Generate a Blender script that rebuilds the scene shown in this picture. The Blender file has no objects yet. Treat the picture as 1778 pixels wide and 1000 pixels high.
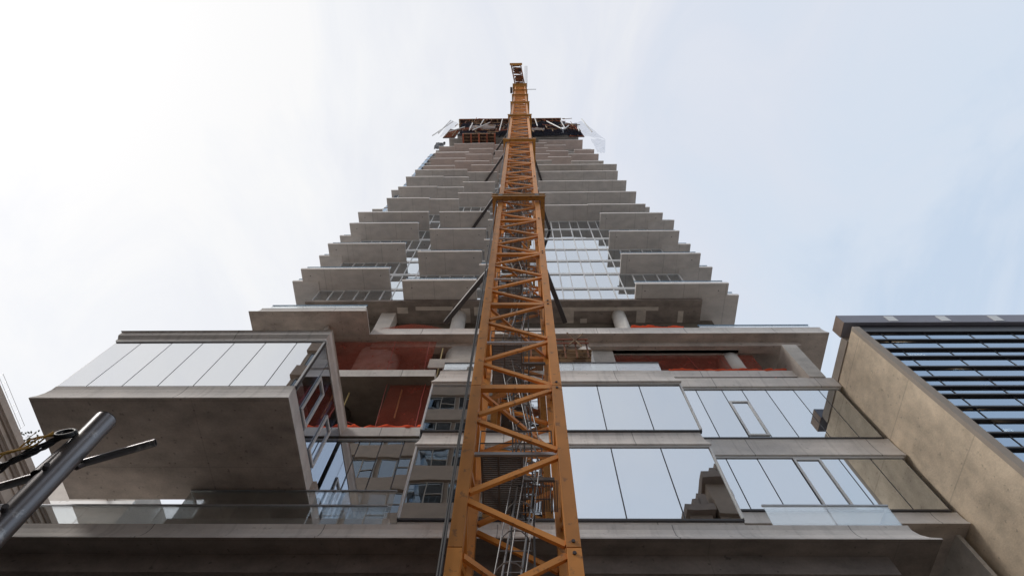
import bpy, math, random
from mathutils import Vector, Matrix
R = math.radians
random.seed(7)
sc = bpy.context.scene
col = sc.collection

# ------------------------------------------------------------------ camera
cam_d = bpy.data.cameras.new('camera'); cam = bpy.data.objects.new('camera', cam_d); col.objects.link(cam)
cam_d.sensor_width = 36.0; cam_d.lens = 19.94; cam_d.clip_start = 0.05; cam_d.clip_end = 3000
cam_d.sensor_fit = 'HORIZONTAL'
wx = Vector((0.9998372, 0.00499919, 0.01733728))
wy = Vector((0.01134944, -0.92121492, -0.38888849))
wz = Vector((0.01402723, 0.38902195, -0.92112169))
cam.matrix_world = Matrix(((wx[0], wx[1], wx[2], 0), (wy[0], wy[1], wy[2], 0), (wz[0], wz[1], wz[2], 1.6), (0, 0, 0, 1)))
sc.camera = cam

# ------------------------------------------------------------------ sky and sun
SUN_EL, SUN_AZ = R(42), R(-103)            # azimuth from +Y towards +X: the sun stands to the left, slightly behind the camera
world = bpy.data.worlds.new('World'); sc.world = world; world.use_nodes = True
nt = world.node_tree; nt.nodes.clear()
def N(t, **k):
    n = nt.nodes.new(t)
    for a, v in k.items(): setattr(n, a, v)
    return n
out = N('ShaderNodeOutputWorld'); bg = N('ShaderNodeBackground'); bg.inputs['Strength'].default_value = 0.10
sky = N('ShaderNodeTexSky', sky_type='NISHITA'); sky.sun_disc = False
sky.sun_elevation = SUN_EL; sky.sun_rotation = SUN_AZ; sky.dust_density = 2.0
tc = N('ShaderNodeTexCoord')
mp = N('ShaderNodeMapping'); mp.inputs['Scale'].default_value = (1.9, .8, 1.2); mp.inputs['Rotation'].default_value = (0, 0, R(18))
n1 = N('ShaderNodeTexNoise'); n1.inputs['Scale'].default_value = 2.3; n1.inputs['Detail'].default_value = 9; n1.inputs['Roughness'].default_value = .6; n1.inputs['Distortion'].default_value = .9
nt.links.new(tc.outputs['Generated'], mp.inputs[0]); nt.links.new(mp.outputs[0], n1.inputs['Vector'])
dotn = N('ShaderNodeVectorMath', operation='DOT_PRODUCT')
GL_AZ = R(-100)      # the brightest thin cloud lies a little to the right of the veiled sun
sd = (math.sin(SUN_AZ) * math.cos(SUN_EL), math.cos(SUN_AZ) * math.cos(SUN_EL), math.sin(SUN_EL))
dotn.inputs[1].default_value = (math.sin(GL_AZ) * math.cos(SUN_EL), math.cos(GL_AZ) * math.cos(SUN_EL), math.sin(SUN_EL)); nt.links.new(tc.outputs['Generated'], dotn.inputs[0])
glow = N('ShaderNodeMapRange'); glow.inputs['From Min'].default_value = 0.05; glow.inputs['From Max'].default_value = 0.90; glow.inputs['To Min'].default_value = -.19; glow.inputs['To Max'].default_value = .54
nt.links.new(dotn.outputs['Value'], glow.inputs['Value'])
addn = N('ShaderNodeMath', operation='MULTIPLY_ADD'); addn.inputs[1].default_value = 0.80; 
nt.links.new(n1.outputs['Fac'], addn.inputs[0]); nt.links.new(glow.outputs[0], addn.inputs[2])
cr = N('ShaderNodeValToRGB')
e = cr.color_ramp.elements
e[0].position = .10; e[0].color = (.43, .51, .615, 1)
e[1].position = 1.0; e[1].color = (.70, .697, .69, 1)
for ps, cc in ((.27, (.50, .56, .64)), (.45, (.535, .57, .635)), (.62, (.575, .595, .645)), (.78, (.625, .635, .66)), (.90, (.665, .67, .68))):
    q_ = cr.color_ramp.elements.new(ps); q_.color = (*cc, 1)
nt.links.new(addn.outputs[0], cr.inputs[0])
sc_ = N('ShaderNodeVectorMath', operation='SCALE'); sc_.inputs['Scale'].default_value = 9.35
nt.links.new(cr.outputs[0], sc_.inputs[0])
mix = N('ShaderNodeMix', data_type='RGBA'); mix.inputs[0].default_value = 0.90
nt.links.new(sky.outputs[0], mix.inputs[6]); nt.links.new(sc_.outputs[0], mix.inputs[7])
nt.links.new(mix.outputs[2], bg.inputs['Color']); nt.links.new(bg.outputs[0], out.inputs[0])

sl = bpy.data.lights.new('sun', 'SUN'); sl.energy = 1.5; sl.angle = R(12); sl.color = (1, .95, .90)
so = bpy.data.objects.new('sun', sl); col.objects.link(so)
so.rotation_euler = Vector((-sd[0], -sd[1], -sd[2])).to_track_quat('-Z', 'Y').to_euler(); so.location = (-40, -10, 60)
vs = sc.view_settings; vs.view_transform = 'Standard'; vs.look = 'None'; vs.gamma = 1; vs.use_curve_mapping = False; vs.exposure = 0.62
sc.cycles.max_bounces = 10; sc.cycles.transparent_max_bounces = 16; sc.cycles.diffuse_bounces = 5; sc.cycles.glossy_bounces = 5

# ------------------------------------------------------------------ materials
def mat(name): 
    m = bpy.data.materials.new(name); m.use_nodes = True
    return m, m.node_tree, m.node_tree.nodes['Principled BSDF']
def concrete(name, c, var=.25, rough=.85, scale=.5, boards=0, joints=0, bump=.25, warm=None, pits=.35, ties=0, seam=0, drip=0, streak=0, spec=.3):
    m, t, p = mat(name); L = t.links.new
    def n(k, **a):
        x = t.nodes.new(k)
        for q, v in a.items(): setattr(x, q, v)
        return x
    co = n('ShaderNodeTexCoord'); 
    big = n('ShaderNodeTexNoise'); big.inputs['Scale'].default_value = scale; big.inputs['Detail'].default_value = 6; big.inputs['Roughness'].default_value = .6; big.inputs['Distortion'].default_value = .6
    L(co.outputs['Object'], big.inputs['Vector'])
    mpp = n('ShaderNodeMapping'); mpp.inputs['Scale'].default_value = (.8, 1.5, 1.5) if not streak else (3.0, 3.0, .25)
    L(co.outputs['Object'], mpp.inputs[0])
    st = n('ShaderNodeTexNoise'); st.inputs['Scale'].default_value = 1.3; st.inputs['Detail'].default_value = 5; L(mpp.outputs[0], st.inputs['Vector'])
    fine = n('ShaderNodeTexNoise'); fine.inputs['Scale'].default_value = 14; fine.inputs['Detail'].default_value = 4; L(co.outputs['Object'], fine.inputs['Vector'])
    ad = n('ShaderNodeMath', operation='ADD'); L(big.outputs['Fac'], ad.inputs[0]); L(st.outputs['Fac'], ad.inputs[1])
    ad2 = n('ShaderNodeMath', operation='MULTIPLY_ADD'); L(fine.outputs['Fac'], ad2.inputs[0]); ad2.inputs[1].default_value = .35; L(ad.outputs[0], ad2.inputs[2])
    mr = n('ShaderNodeMapRange'); mr.inputs['From Min'].default_value = .85; mr.inputs['From Max'].default_value = 1.5
    mr.inputs['To Min'].default_value = 1 - var; mr.inputs['To Max'].default_value = 1 + var; L(ad2.outputs[0], mr.inputs['Value'])
    fac = mr.outputs[0]
    def mul(a, b):
        x = n('ShaderNodeMath', operation='MULTIPLY'); L(a, x.inputs[0]); L(b, x.inputs[1]); return x.outputs[0]
    if pits:
        vo = n('ShaderNodeTexNoise'); vo.inputs['Scale'].default_value = 5.5; vo.inputs['Detail'].default_value = 3; L(co.outputs['Object'], vo.inputs['Vector'])
        q = n('ShaderNodeMapRange'); q.inputs['From Min'].default_value = .66; q.inputs['From Max'].default_value = .72; q.inputs['To Min'].default_value = 1; q.inputs['To Max'].default_value = 1 - pits
        L(vo.outputs['Fac'], q.inputs['Value']); fac = mul(fac, q.outputs[0])
    sx = n('ShaderNodeSeparateXYZ'); L(co.outputs['Object'], sx.inputs[0])
    def lines(outsock, period, w, dark, off=0.0):
        a = n('ShaderNodeMath', operation='ADD'); a.inputs[1].default_value = off; L(outsock, a.inputs[0])
        f = n('ShaderNodeMath', operation='PINGPONG'); f.inputs[1].default_value = period / 2; L(a.outputs[0], f.inputs[0])
        g = n('ShaderNodeMapRange'); g.inputs['From Min'].default_value = w * .5; g.inputs['From Max'].default_value = w; g.inputs['To Min'].default_value = dark; g.inputs['To Max'].default_value = 1
        L(f.outputs[0], g.inputs['Value']); return g.outputs[0]
    if boards:
        fac = mul(fac, lines(sx.outputs['Y'], boards, .02, .86, .3)); fac = mul(fac, lines(sx.outputs['X'], boards * 2, .02, .86))
    if joints: fac = mul(fac, lines(sx.outputs['X'], joints, .02, .45, .7))
    if seam: fac = mul(fac, lines(sx.outputs['X'], seam, .03, .72, .35)); fac = mul(fac, lines(sx.outputs['Z'], seam, .03, .8, .1) if streak == 0 and seam > 3 and name.startswith('tan') else lines(sx.outputs['X'], seam * 2.3, .03, .85, 1.1))
    if ties:
        def cell(o_, per):
            a = n('ShaderNodeMath', operation='PINGPONG'); a.inputs[1].default_value = per / 2; L(o_, a.inputs[0]); b_ = n('ShaderNodeMath', operation='MULTIPLY'); L(a.outputs[0], b_.inputs[0]); L(a.outputs[0], b_.inputs[1]); return b_.outputs[0]
        a1 = n('ShaderNodeMath', operation='ADD'); L(cell(sx.outputs['X'], ties), a1.inputs[0]); a2 = n('ShaderNodeMath', operation='ADD'); L(sx.outputs['Y'], a2.inputs[0]); L(sx.outputs['Z'], a2.inputs[1]); L(cell(a2.outputs[0], ties * .8), a1.inputs[1])
        g = n('ShaderNodeMapRange'); g.inputs['From Min'].default_value = .0004; g.inputs['From Max'].default_value = .0013; g.inputs['To Min'].default_value = .6; g.inputs['To Max'].default_value = 1; L(a1.outputs[0], g.inputs['Value']); fac = mul(fac, g.outputs[0])
    if drip:
        dm = n('ShaderNodeMapping'); dm.inputs['Scale'].default_value = (6, .8, .35); L(co.outputs['Object'], dm.inputs[0]); dn = n('ShaderNodeTexNoise'); dn.inputs['Scale'].default_value = 1; dn.inputs['Detail'].default_value = 3; L(dm.outputs[0], dn.inputs['Vector'])
        g = n('ShaderNodeMapRange'); g.inputs['From Min'].default_value = .54; g.inputs['From Max'].default_value = .70; g.inputs['To Min'].default_value = 1; g.inputs['To Max'].default_value = 1 - drip; L(dn.outputs['Fac'], g.inputs['Value']); fac = mul(fac, g.outputs[0])
    cm = n('ShaderNodeVectorMath', operation='SCALE'); 
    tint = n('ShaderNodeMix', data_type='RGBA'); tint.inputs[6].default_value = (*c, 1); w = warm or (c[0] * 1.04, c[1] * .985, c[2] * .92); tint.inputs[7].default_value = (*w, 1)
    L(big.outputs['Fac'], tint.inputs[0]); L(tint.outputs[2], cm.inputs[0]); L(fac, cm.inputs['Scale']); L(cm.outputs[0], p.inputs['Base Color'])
    p.inputs['Roughness'].default_value = rough; p.inputs['Specular IOR Level'].default_value = spec
    b = n('ShaderNodeBump'); b.inputs['Strength'].default_value = bump; b.inputs['Distance'].default_value = .03; L(ad2.outputs[0], b.inputs['Height']); L(b.outputs[0], p.inputs['Normal'])
    return m
def paint(name, c, rough=.45, metal=0, wear=.15, dirt=(.12, .07, .04), sc1=3.0, thr=.62):
    m, t, p = mat(name); L = t.links.new
    co = t.nodes.new('ShaderNodeTexCoord'); a = t.nodes.new('ShaderNodeTexNoise'); a.inputs['Scale'].default_value = sc1; a.inputs['Detail'].default_value = 8; a.inputs['Roughness'].default_value = .65
    L(co.outputs['Object'], a.inputs['Vector'])
    r = t.nodes.new('ShaderNodeMapRange'); r.inputs['From Min'].default_value = thr; r.inputs['From Max'].default_value = thr + .06; r.inputs['To Max'].default_value = wear * 3; L(a.outputs['Fac'], r.inputs['Value'])
    b = t.nodes.new('ShaderNodeTexNoise'); b.inputs['Scale'].default_value = .9; b.inputs['Detail'].default_value = 3; L(co.outputs['Object'], b.inputs['Vector'])
    s = t.nodes.new('ShaderNodeMapRange'); s.inputs['From Min'].default_value = .3; s.inputs['From Max'].default_value = .7; s.inputs['To Min'].default_value = 1 - wear; s.inputs['To Max'].default_value = 1 + wear
    oi = t.nodes.new('ShaderNodeObjectInfo'); om = t.nodes.new('ShaderNodeMath'); om.operation = 'MULTIPLY_ADD'; om.inputs[1].default_value = .35; L(oi.outputs['Random'], om.inputs[0])
    ob = t.nodes.new('ShaderNodeMath'); ob.operation = 'MULTIPLY_ADD'; ob.inputs[1].default_value = .8; ob.inputs[2].default_value = -.08; L(b.outputs['Fac'], ob.inputs[0]); L(ob.outputs[0], om.inputs[2]); L(om.outputs[0], s.inputs['Value'])
    v = t.nodes.new('ShaderNodeVectorMath'); v.operation = 'SCALE'; v.inputs[0].default_value = c; L(s.outputs[0], v.inputs['Scale'])
    mx = t.nodes.new('ShaderNodeMix'); mx.data_type = 'RGBA'; L(r.outputs[0], mx.inputs[0]); L(v.outputs[0], mx.inputs[6]); mx.inputs[7].default_value = (*dirt, 1); L(mx.outputs[2], p.inputs['Base Color'])
    p.inputs['Roughness'].default_value = rough; p.inputs['Metallic'].default_value = metal
    return m
def glass(name, refl=.62, tint=(.9, .96, 1), trans=(.30, .34, .36), wave=.003, edge=.93):
    m = bpy.data.materials.new(name); m.use_nodes = True; t = m.node_tree; t.nodes.clear(); L = t.links.new
    o = t.nodes.new('ShaderNodeOutputMaterial'); g = t.nodes.new('ShaderNodeBsdfGlossy'); g.inputs['Roughness'].default_value = 0.0; g.inputs['Color'].default_value = (*tint, 1)
    tr = t.nodes.new('ShaderNodeBsdfTransparent'); tr.inputs[0].default_value = (*trans, 1)
    lw = t.nodes.new('ShaderNodeLayerWeight'); lw.inputs[0].default_value = .25
    mr = t.nodes.new('ShaderNodeMapRange'); mr.inputs['To Min'].default_value = refl; mr.inputs['To Max'].default_value = edge; L(lw.outputs['Fresnel'], mr.inputs['Value'])
    mx = t.nodes.new('ShaderNodeMixShader'); L(mr.outputs[0], mx.inputs[0]); L(tr.outputs[0], mx.inputs[1]); L(g.outputs[0], mx.inputs[2]); L(mx.outputs[0], o.inputs[0])
    co = t.nodes.new('ShaderNodeTexCoord'); nn = t.nodes.new('ShaderNodeTexNoise'); nn.inputs['Scale'].default_value = .7; nn.inputs['Detail'].default_value = 1; L(co.outputs['Object'], nn.inputs['Vector'])
    b = t.nodes.new('ShaderNodeBump'); b.inputs['Strength'].default_value = 1; b.inputs['Distance'].default_value = wave; L(nn.outputs['Fac'], b.inputs['Height'])
    oi = t.nodes.new('ShaderNodeObjectInfo'); wn = t.nodes.new('ShaderNodeTexWhiteNoise'); wn.noise_dimensions = '1D'; L(oi.outputs['Random'], wn.inputs['W'])
    sb = t.nodes.new('ShaderNodeVectorMath'); sb.operation = 'SUBTRACT'; sb.inputs[1].default_value = (.5, .5, .5); L(wn.outputs['Color'], sb.inputs[0])
    sl_ = t.nodes.new('ShaderNodeVectorMath'); sl_.operation = 'SCALE'; sl_.inputs['Scale'].default_value = .008; L(sb.outputs[0], sl_.inputs[0])
    av = t.nodes.new('ShaderNodeVectorMath'); av.operation = 'ADD'; L(b.outputs[0], av.inputs[0]); L(sl_.outputs[0], av.inputs[1])
    nv = t.nodes.new('ShaderNodeVectorMath'); nv.operation = 'NORMALIZE'; L(av.outputs[0], nv.inputs[0]); L(nv.outputs[0], g.inputs['Normal'])
    ga = t.nodes.new('ShaderNodeMath'); ga.operation = 'MULTIPLY_ADD'; ga.inputs[1].default_value = .07; L(oi.outputs['Random'], ga.inputs[0]); ga.inputs[2].default_value = .95
    gs = t.nodes.new('ShaderNodeVectorMath'); gs.operation = 'SCALE'; gs.inputs[0].default_value = tint; L(ga.outputs[0], gs.inputs['Scale']); L(gs.outputs[0], g.inputs['Color'])
    return m
def net(name, c, dens, fold=0.3, trans=.35):
    m = bpy.data.materials.new(name); m.use_nodes = True; t = m.node_tree; t.nodes.clear(); L = t.links.new
    o = t.nodes.new('ShaderNodeOutputMaterial'); d = t.nodes.new('ShaderNodeBsdfDiffuse'); tl = t.nodes.new('ShaderNodeBsdfTranslucent'); tr = t.nodes.new('ShaderNodeBsdfTransparent')
    d.inputs[0].default_value = (*c, 1); tl.inputs[0].default_value = (*c, 1)
    tr.inputs[0].default_value = (1, .9, .86, 1) if name.startswith('red') or name.startswith('bunched') else (1, 1, 1, 1)
    a = t.nodes.new('ShaderNodeMixShader'); a.inputs[0].default_value = trans; L(d.outputs[0], a.inputs[1]); L(tl.outputs[0], a.inputs[2])
    co = t.nodes.new('ShaderNodeTexCoord'); nn = t.nodes.new('ShaderNodeTexNoise'); nn.inputs['Scale'].default_value = 1.6; nn.inputs['Detail'].default_value = 5; L(co.outputs['Object'], nn.inputs['Vector'])
    mr = t.nodes.new('ShaderNodeMapRange'); mr.inputs['From Min'].default_value = .3; mr.inputs['From Max'].default_value = .7; mr.inputs['To Min'].default_value = max(0, dens - fold * .5); mr.inputs['To Max'].default_value = min(1, dens + fold * .5); L(nn.outputs['Fac'], mr.inputs['Value'])
    x = t.nodes.new('ShaderNodeMixShader'); L(mr.outputs[0], x.inputs[0]); L(tr.outputs[0], x.inputs[1]); L(a.outputs[0], x.inputs[2]); L(x.outputs[0], o.inputs[0])
    return m
M = {}
M['fascia'] = concrete('pale_concrete', (.64, .625, .61), var=.14, joints=4.8, scale=.6, pits=.22, drip=.14)
M['soffit'] = concrete('board_concrete', (.46, .41, .375), var=.34, boards=2.44, scale=.35, pits=.35, spec=.25, ties=1.22)
M['street_soffit'] = concrete('dark_board_concrete', (.20, .175, .16), var=.35, boards=2.44, scale=.4, pits=.4, joints=0)  # darker board-marked tone under the first terrace
M['balc'] = concrete('balcony_concrete', (.48, .465, .455), var=.15, scale=.5, pits=.15, seam=3.1)
M['edge'] = concrete('pale_slab_edge', (.70, .68, .66), var=.08, scale=1, pits=.1)
M['balc_pink'] = concrete('pinkish_concrete', (.52, .455, .44), var=.13, scale=.5, pits=.12)  # warmer, pinker tone for the upper balconies
M['raw'] = concrete('raw_concrete', (.50, .485, .46), var=.22, scale=.8, pits=.3, bump=.5)
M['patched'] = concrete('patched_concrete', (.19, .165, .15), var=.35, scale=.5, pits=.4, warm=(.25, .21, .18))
M['patch'] = concrete('filler_patch', (.50, .46, .42), var=.2, scale=1, pits=.2)
M['white_col'] = concrete('white_concrete', (.62, .60, .57), var=.10, scale=1, pits=.1)
M['dark_in'] = concrete('shaded_interior_concrete', (.13, .115, .095), var=.3, scale=.4, pits=.2)  # concrete colour darkened to stand for the shade of unlit interiors
M['stucco'] = concrete('tan_stucco', (.74, .63, .49), var=.24, scale=.9, pits=.28, bump=.6, streak=0, seam=3.4, ties=1.7, drip=.2, warm=(.62, .51, .38))
M['beige'] = concrete('beige_stone', (.50, .43, .38), var=.12, scale=.8, pits=.1)
M['beige_dk'] = concrete('brown_stone', (.27, .22, .19), var=.12, scale=.8, pits=.1)
M['trim'] = concrete('grey_trim', (.36, .325, .29), var=.08, scale=.8, pits=0)
M['asphalt'] = concrete('asphalt', (.10, .10, .10), var=.3, scale=1, pits=.3)
M['pave'] = concrete('pavement_concrete', (.36, .355, .35), var=.2, scale=.5, boards=1.5, pits=.2)
M['ground'] = concrete('city_ground', (.33, .325, .32), var=.2, scale=.05, pits=0, bump=0)
M['paint_line'] = paint('road_paint', (.75, .75, .72), rough=.7, wear=.1)
M['orange'] = paint('crane_paint', (.62, .245, .046), rough=.48, wear=.20, dirt=(.17, .08, .04), sc1=4, thr=.58)
M['ladder'] = paint('ladder_steel', (.20, .20, .205), rough=.55, metal=.3, wear=.3)
M['orange_dk'] = paint('collar_paint', (.42, .20, .035), rough=.5, wear=.2, dirt=(.10, .05, .03), sc1=4, thr=.55)
M['rust'] = paint('rusty_steel', (.28, .11, .05), rough=.8, wear=.3, dirt=(.08, .04, .03), sc1=2, thr=.5)
M['galv'] = paint('galvanised_steel', (.42, .43, .45), rough=.4, metal=.6, wear=.2, dirt=(.18, .17, .16))
M['steel_dk'] = paint('dark_steel', (.055, .045, .045), rough=.55, wear=.25, dirt=(.10, .07, .05))
M['grate'] = paint('grating_steel', (.13, .12, .115), rough=.6, wear=.3, dirt=(.2, .12, .07))
M['cable'] = paint('black_cable', (.018, .018, .02), rough=.5, wear=.1)
M['alu'] = paint('white_aluminium', (.68, .69, .69), rough=.35, wear=.04)
M['anod'] = paint('dark_aluminium', (.045, .045, .05), rough=.4, wear=.1)
M['rail_blue'] = paint('blue_film_rail', (.10, .22, .36), rough=.4, wear=.2)
M['fin'] = paint('black_fin', (.028, .026, .030), rough=.35, wear=.15)
M['cap'] = paint('lead_cap', (.19, .19, .23), rough=.45, wear=.15)
M['wood'] = paint('form_timber', (.30, .20, .12), rough=.8, wear=.3, dirt=(.12, .07, .04), sc1=1.5, thr=.5)
M['formred'] = paint('red_form_beam', (.34, .10, .055), rough=.7, wear=.3, dirt=(.2, .08, .05))
M['ply'] = paint('dark_plywood', (.13, .085, .065), rough=.8, wear=.35, dirt=(.05, .03, .03), sc1=1, thr=.5)
M['white'] = paint('white_paint', (.72, .72, .70), rough=.5, wear=.1)
M['yellow'] = paint('yellow_strap', (.62, .52, .25), rough=.6, wear=.1)
M['rope'] = paint('yellow_rope', (.45, .26, .05), rough=.8, wear=.3)
M['pipe'] = paint('weathered_pipe', (.18, .175, .18), rough=.36, metal=.75, wear=.35, dirt=(.38, .37, .36), sc1=7, thr=.58)
M['glass'] = glass('coated_glass', refl=.70, tint=(.90, .955, 1.0), trans=(.34, .37, .39), wave=.0030)
M['glass_box'] = glass('clear_coated_glass', refl=.70, tint=(.93, .95, .98), trans=(.45, .46, .48), wave=.0018)
M['glass_side'] = glass('side_glass', refl=.64, tint=(.80, .88, 1.0), trans=(.50, .48, .48), wave=.0015, edge=.8)
M['rail_glass'] = glass('balustrade_glass', refl=.22, tint=(.96, .98, .99), trans=(.96, .975, .972), wave=.001, edge=.7)
M['glass_nb'] = glass('blue_grey_glass', refl=.56, tint=(.70, .84, 1.0), trans=(.22, .27, .32), wave=.0015, edge=.7)
M['rednet'] = net('red_debris_net', (.40, .095, .065), .52, .30, .4)
M['redbunch'] = net('bunched_red_net', (.85, .15, .07), .95, .1, .3)
M['redrope'] = paint('red_cord', (.35, .07, .06), rough=.8)
M['blacknet'] = net('black_net', (.022, .024, .034), .90, .25, .2)
M['greynet'] = net('grey_tarp', (.42, .37, .35), .92, .1, .2)
M['whitenet'] = net('white_safety_net', (.26, .32, .46), .24, .2, .5)
M['glass_dk'] = glass('dark_window_glass', refl=.22, tint=(.8, .9, 1.0), trans=(.10, .12, .14), wave=.004, edge=.5)
M['brown'] = concrete('brown_brick_facade', (.33, .265, .215), var=.12, scale=.8, pits=.1)
M['leaf'] = paint('shrub_leaf', (.07, .09, .045), rough=.7, wear=.3)

# ------------------------------------------------------------------ mesh helpers
class MB:
    def __init__(s): s.v = []; s.f = []; s.m = []
    def box(s, x0, x1, y0, y1, z0, z1, mi=0):
        b = len(s.v)
        s.v += [(x0, y0, z0), (x1, y0, z0), (x1, y1, z0), (x0, y1, z0), (x0, y0, z1), (x1, y0, z1), (x1, y1, z1), (x0, y1, z1)]
        s.f += [(b, b+3, b+2, b+1), (b+4, b+5, b+6, b+7), (b, b+1, b+5, b+4), (b+1, b+2, b+6, b+5), (b+2, b+3, b+7, b+6), (b+3, b, b+4, b+7)]; s.m += [mi] * 6
        return s
    def beam(s, p, q, w, h=None, up=(0, 0, 1), mi=0):
        h = h or w; p = Vector(p); q = Vector(q); d = (q - p).normalized(); u = Vector(up)
        if abs(d.dot(u)) > .98: u = Vector((0, 1, 0))
        a = d.cross(u).normalized(); c = a.cross(d).normalized(); b = len(s.v)
        for e_ in (p, q):
            for i, j in ((-1, -1), (1, -1), (1, 1), (-1, 1)): s.v.append(tuple(e_ + a * (w / 2 * i) + c * (h / 2 * j)))
        s.f += [(b+3, b+2, b+1, b), (b+4, b+5, b+6, b+7)] + [(b+i, b+(i+1) % 4, b+4+(i+1) % 4, b+4+i) for i in range(4)]; s.m += [mi] * 6
        return s
    def tube(s, pts, r, n=8, mi=0, cap=True, r2=None):
        pts = [Vector(p) for p in pts]; b = len(s.v); K = len(pts); a = None
        for i, p in enumerate(pts):
            d = (pts[min(i+1, K-1)] - pts[max(i-1, 0)]).normalized()
            if a is None: a = d.orthogonal().normalized()
            a = (a - d * a.dot(d)).normalized(); c = d.cross(a)
            rr = r if r2 is None else r + (r2 - r) * i / (K - 1)
            for j in range(n):
                t = 2 * math.pi * j / n; s.v.append(tuple(p + (a * math.cos(t) + c * math.sin(t)) * rr))
        for i in range(K-1):
            for j in range(n):
                s.f.append((b+i*n+j, b+i*n+(j+1) % n, b+(i+1)*n+(j+1) % n, b+(i+1)*n+j)); s.m.append(mi)
        if cap:
            s.f.append(tuple(b+j for j in range(n))[::-1]); s.f.append(tuple(b+(K-1)*n+j for j in range(n))); s.m += [mi, mi]
        return s
    def rings(s, x0, x1, y0, y1, lv, mi=0, bottom=0, l=1, r=1, fr=1, bk=0):
        """stack of rectangles (z, inset): a slab whose exposed sides follow a curved profile"""
        b = len(s.v)
        for z, i in lv:
            s.v += [(x0 + i*l, y0 + i*fr, z), (x1 - i*r, y0 + i*fr, z), (x1 - i*r, y1 - i*bk, z), (x0 + i*l, y1 - i*bk, z)]
        s.f.append((b, b+3, b+2, b+1)); s.m.append(bottom)
        for k in range(len(lv)-1):
            for j in range(4): s.f.append((b+4*k+j, b+4*k+(j+1) % 4, b+4*k+4+(j+1) % 4, b+4*k+4+j)); s.m.append(mi)
        k = 4 * (len(lv)-1); s.f.append((b+k, b+k+1, b+k+2, b+k+3)); s.m.append(mi)
        return s
    def grid(s, fn, nu, nv, mi=0):
        b = len(s.v)
        for i in range(nu+1):
            for j in range(nv+1): s.v.append(tuple(fn(i/nu, j/nv)))
        for i in range(nu):
            for j in range(nv):
                a = b + i*(nv+1) + j; s.f.append((a, a+1, a+nv+2, a+nv+1)); s.m.append(mi)
        return s
    def mesh(s, name, mats, smooth=False):
        me = bpy.data.meshes.new(name); me.from_pydata(s.v, [], s.f)
        if not isinstance(mats, (list, tuple)): mats = [mats]
        for x in mats: me.materials.append(M[x])
        for p, i in zip(me.polygons, s.m): p.material_index = min(i, len(mats)-1); p.use_smooth = smooth
        me.update(); return me
    def build(s, name, mats, parent=None, smooth=False, **k):
        return link(name, s.mesh(name, mats, smooth), parent, **k)
def link(name, me, parent=None, loc=None, **k):
    o = bpy.data.objects.new(name, me); col.objects.link(o)
    if parent: o.parent = parent
    if loc: o.location = loc
    for a, v in k.items(): o[a] = v
    return o
def thing(name, label, cat, group=None, loc=(0, 0, 0)):
    o = bpy.data.objects.new(name, None); col.objects.link(o); o.location = loc; o['label'] = label; o['category'] = cat
    o.empty_display_size = .2
    if group: o['group'] = group
    return o
def tag(o, label, cat, group=None):
    o['label'] = label; o['category'] = cat
    if group: o['group'] = group
    return o
def box(name, m, parent, *b, **k): return MB().box(*b).build(name, m, parent, **k)
def coords(fn):   # smooth noise for wrinkles
    pass
from mathutils import noise as mn
def nz(x, y, z=0): return mn.noise(Vector((x, y, z)))

# ------------------------------------------------------------------ the ground
MB().box(-1500, 1500, -1500, 1500, -1.0, -0.15).build('ground', 'ground', kind='structure')
MB().box(-120, 120, -6.0, 5.0, -.15 + .004, -0.12).build('road', 'asphalt', kind='structure')
mk = MB()
for i in range(-20, 20): mk.box(i * 5.0, i * 5.0 + 2.4, -.6, -.48, -.116, -.112)
mk.build('road_marking', 'paint_line', kind='structure')
MB().box(-120, 120, 5.0, 17.0, -.14, 0.0).build('pavement', 'pave', kind='structure')
MB().box(-120, 120, -8.0, -6.0, -.14, 0.0).build('pavement', 'pave', kind='structure')

# ------------------------------------------------------------------ the tower under construction
T = thing('apartment_tower', 'grey concrete and glass skyscraper under construction with staggered balconies and a cantilevered glass box', 'building')
COVE = lambda z0, z1, d, e=0: [(z0, 0), (z0 + .05, .005), (z0 + (z1-z0)*.25, d*.45), (z0 + (z1-z0)*.5, d*.8), (z0 + (z1-z0)*.78, d), (z1 - .03, d), (z1, d + e)]
# first terrace slab (lowest in view)
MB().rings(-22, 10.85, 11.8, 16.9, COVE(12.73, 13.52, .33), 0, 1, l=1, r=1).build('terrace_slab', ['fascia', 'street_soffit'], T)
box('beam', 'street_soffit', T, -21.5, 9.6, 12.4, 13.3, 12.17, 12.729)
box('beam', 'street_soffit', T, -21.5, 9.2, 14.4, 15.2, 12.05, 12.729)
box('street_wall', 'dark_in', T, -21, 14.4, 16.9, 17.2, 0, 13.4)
# middle bay base and right-hand base slab
box('floor_slab', 'fascia', T, -3.86, 6.72, 13.36, 22, 13.6, 14.82)
MB().rings(6.73, 14.6, 14.42, 22, COVE(15.85, 16.46, .12), 0, 1, l=0, r=0).build('floor_slab', ['fascia', 'soffit'], T)
box('floor_slab', 'raw', T, -6.9, -3.87, 13.7, 22, 14.2, 15.1)
box('floor_slab', 'raw', T, -10.6, -3.95, 12.75, 13.69, 13.53, 14.35)
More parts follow.
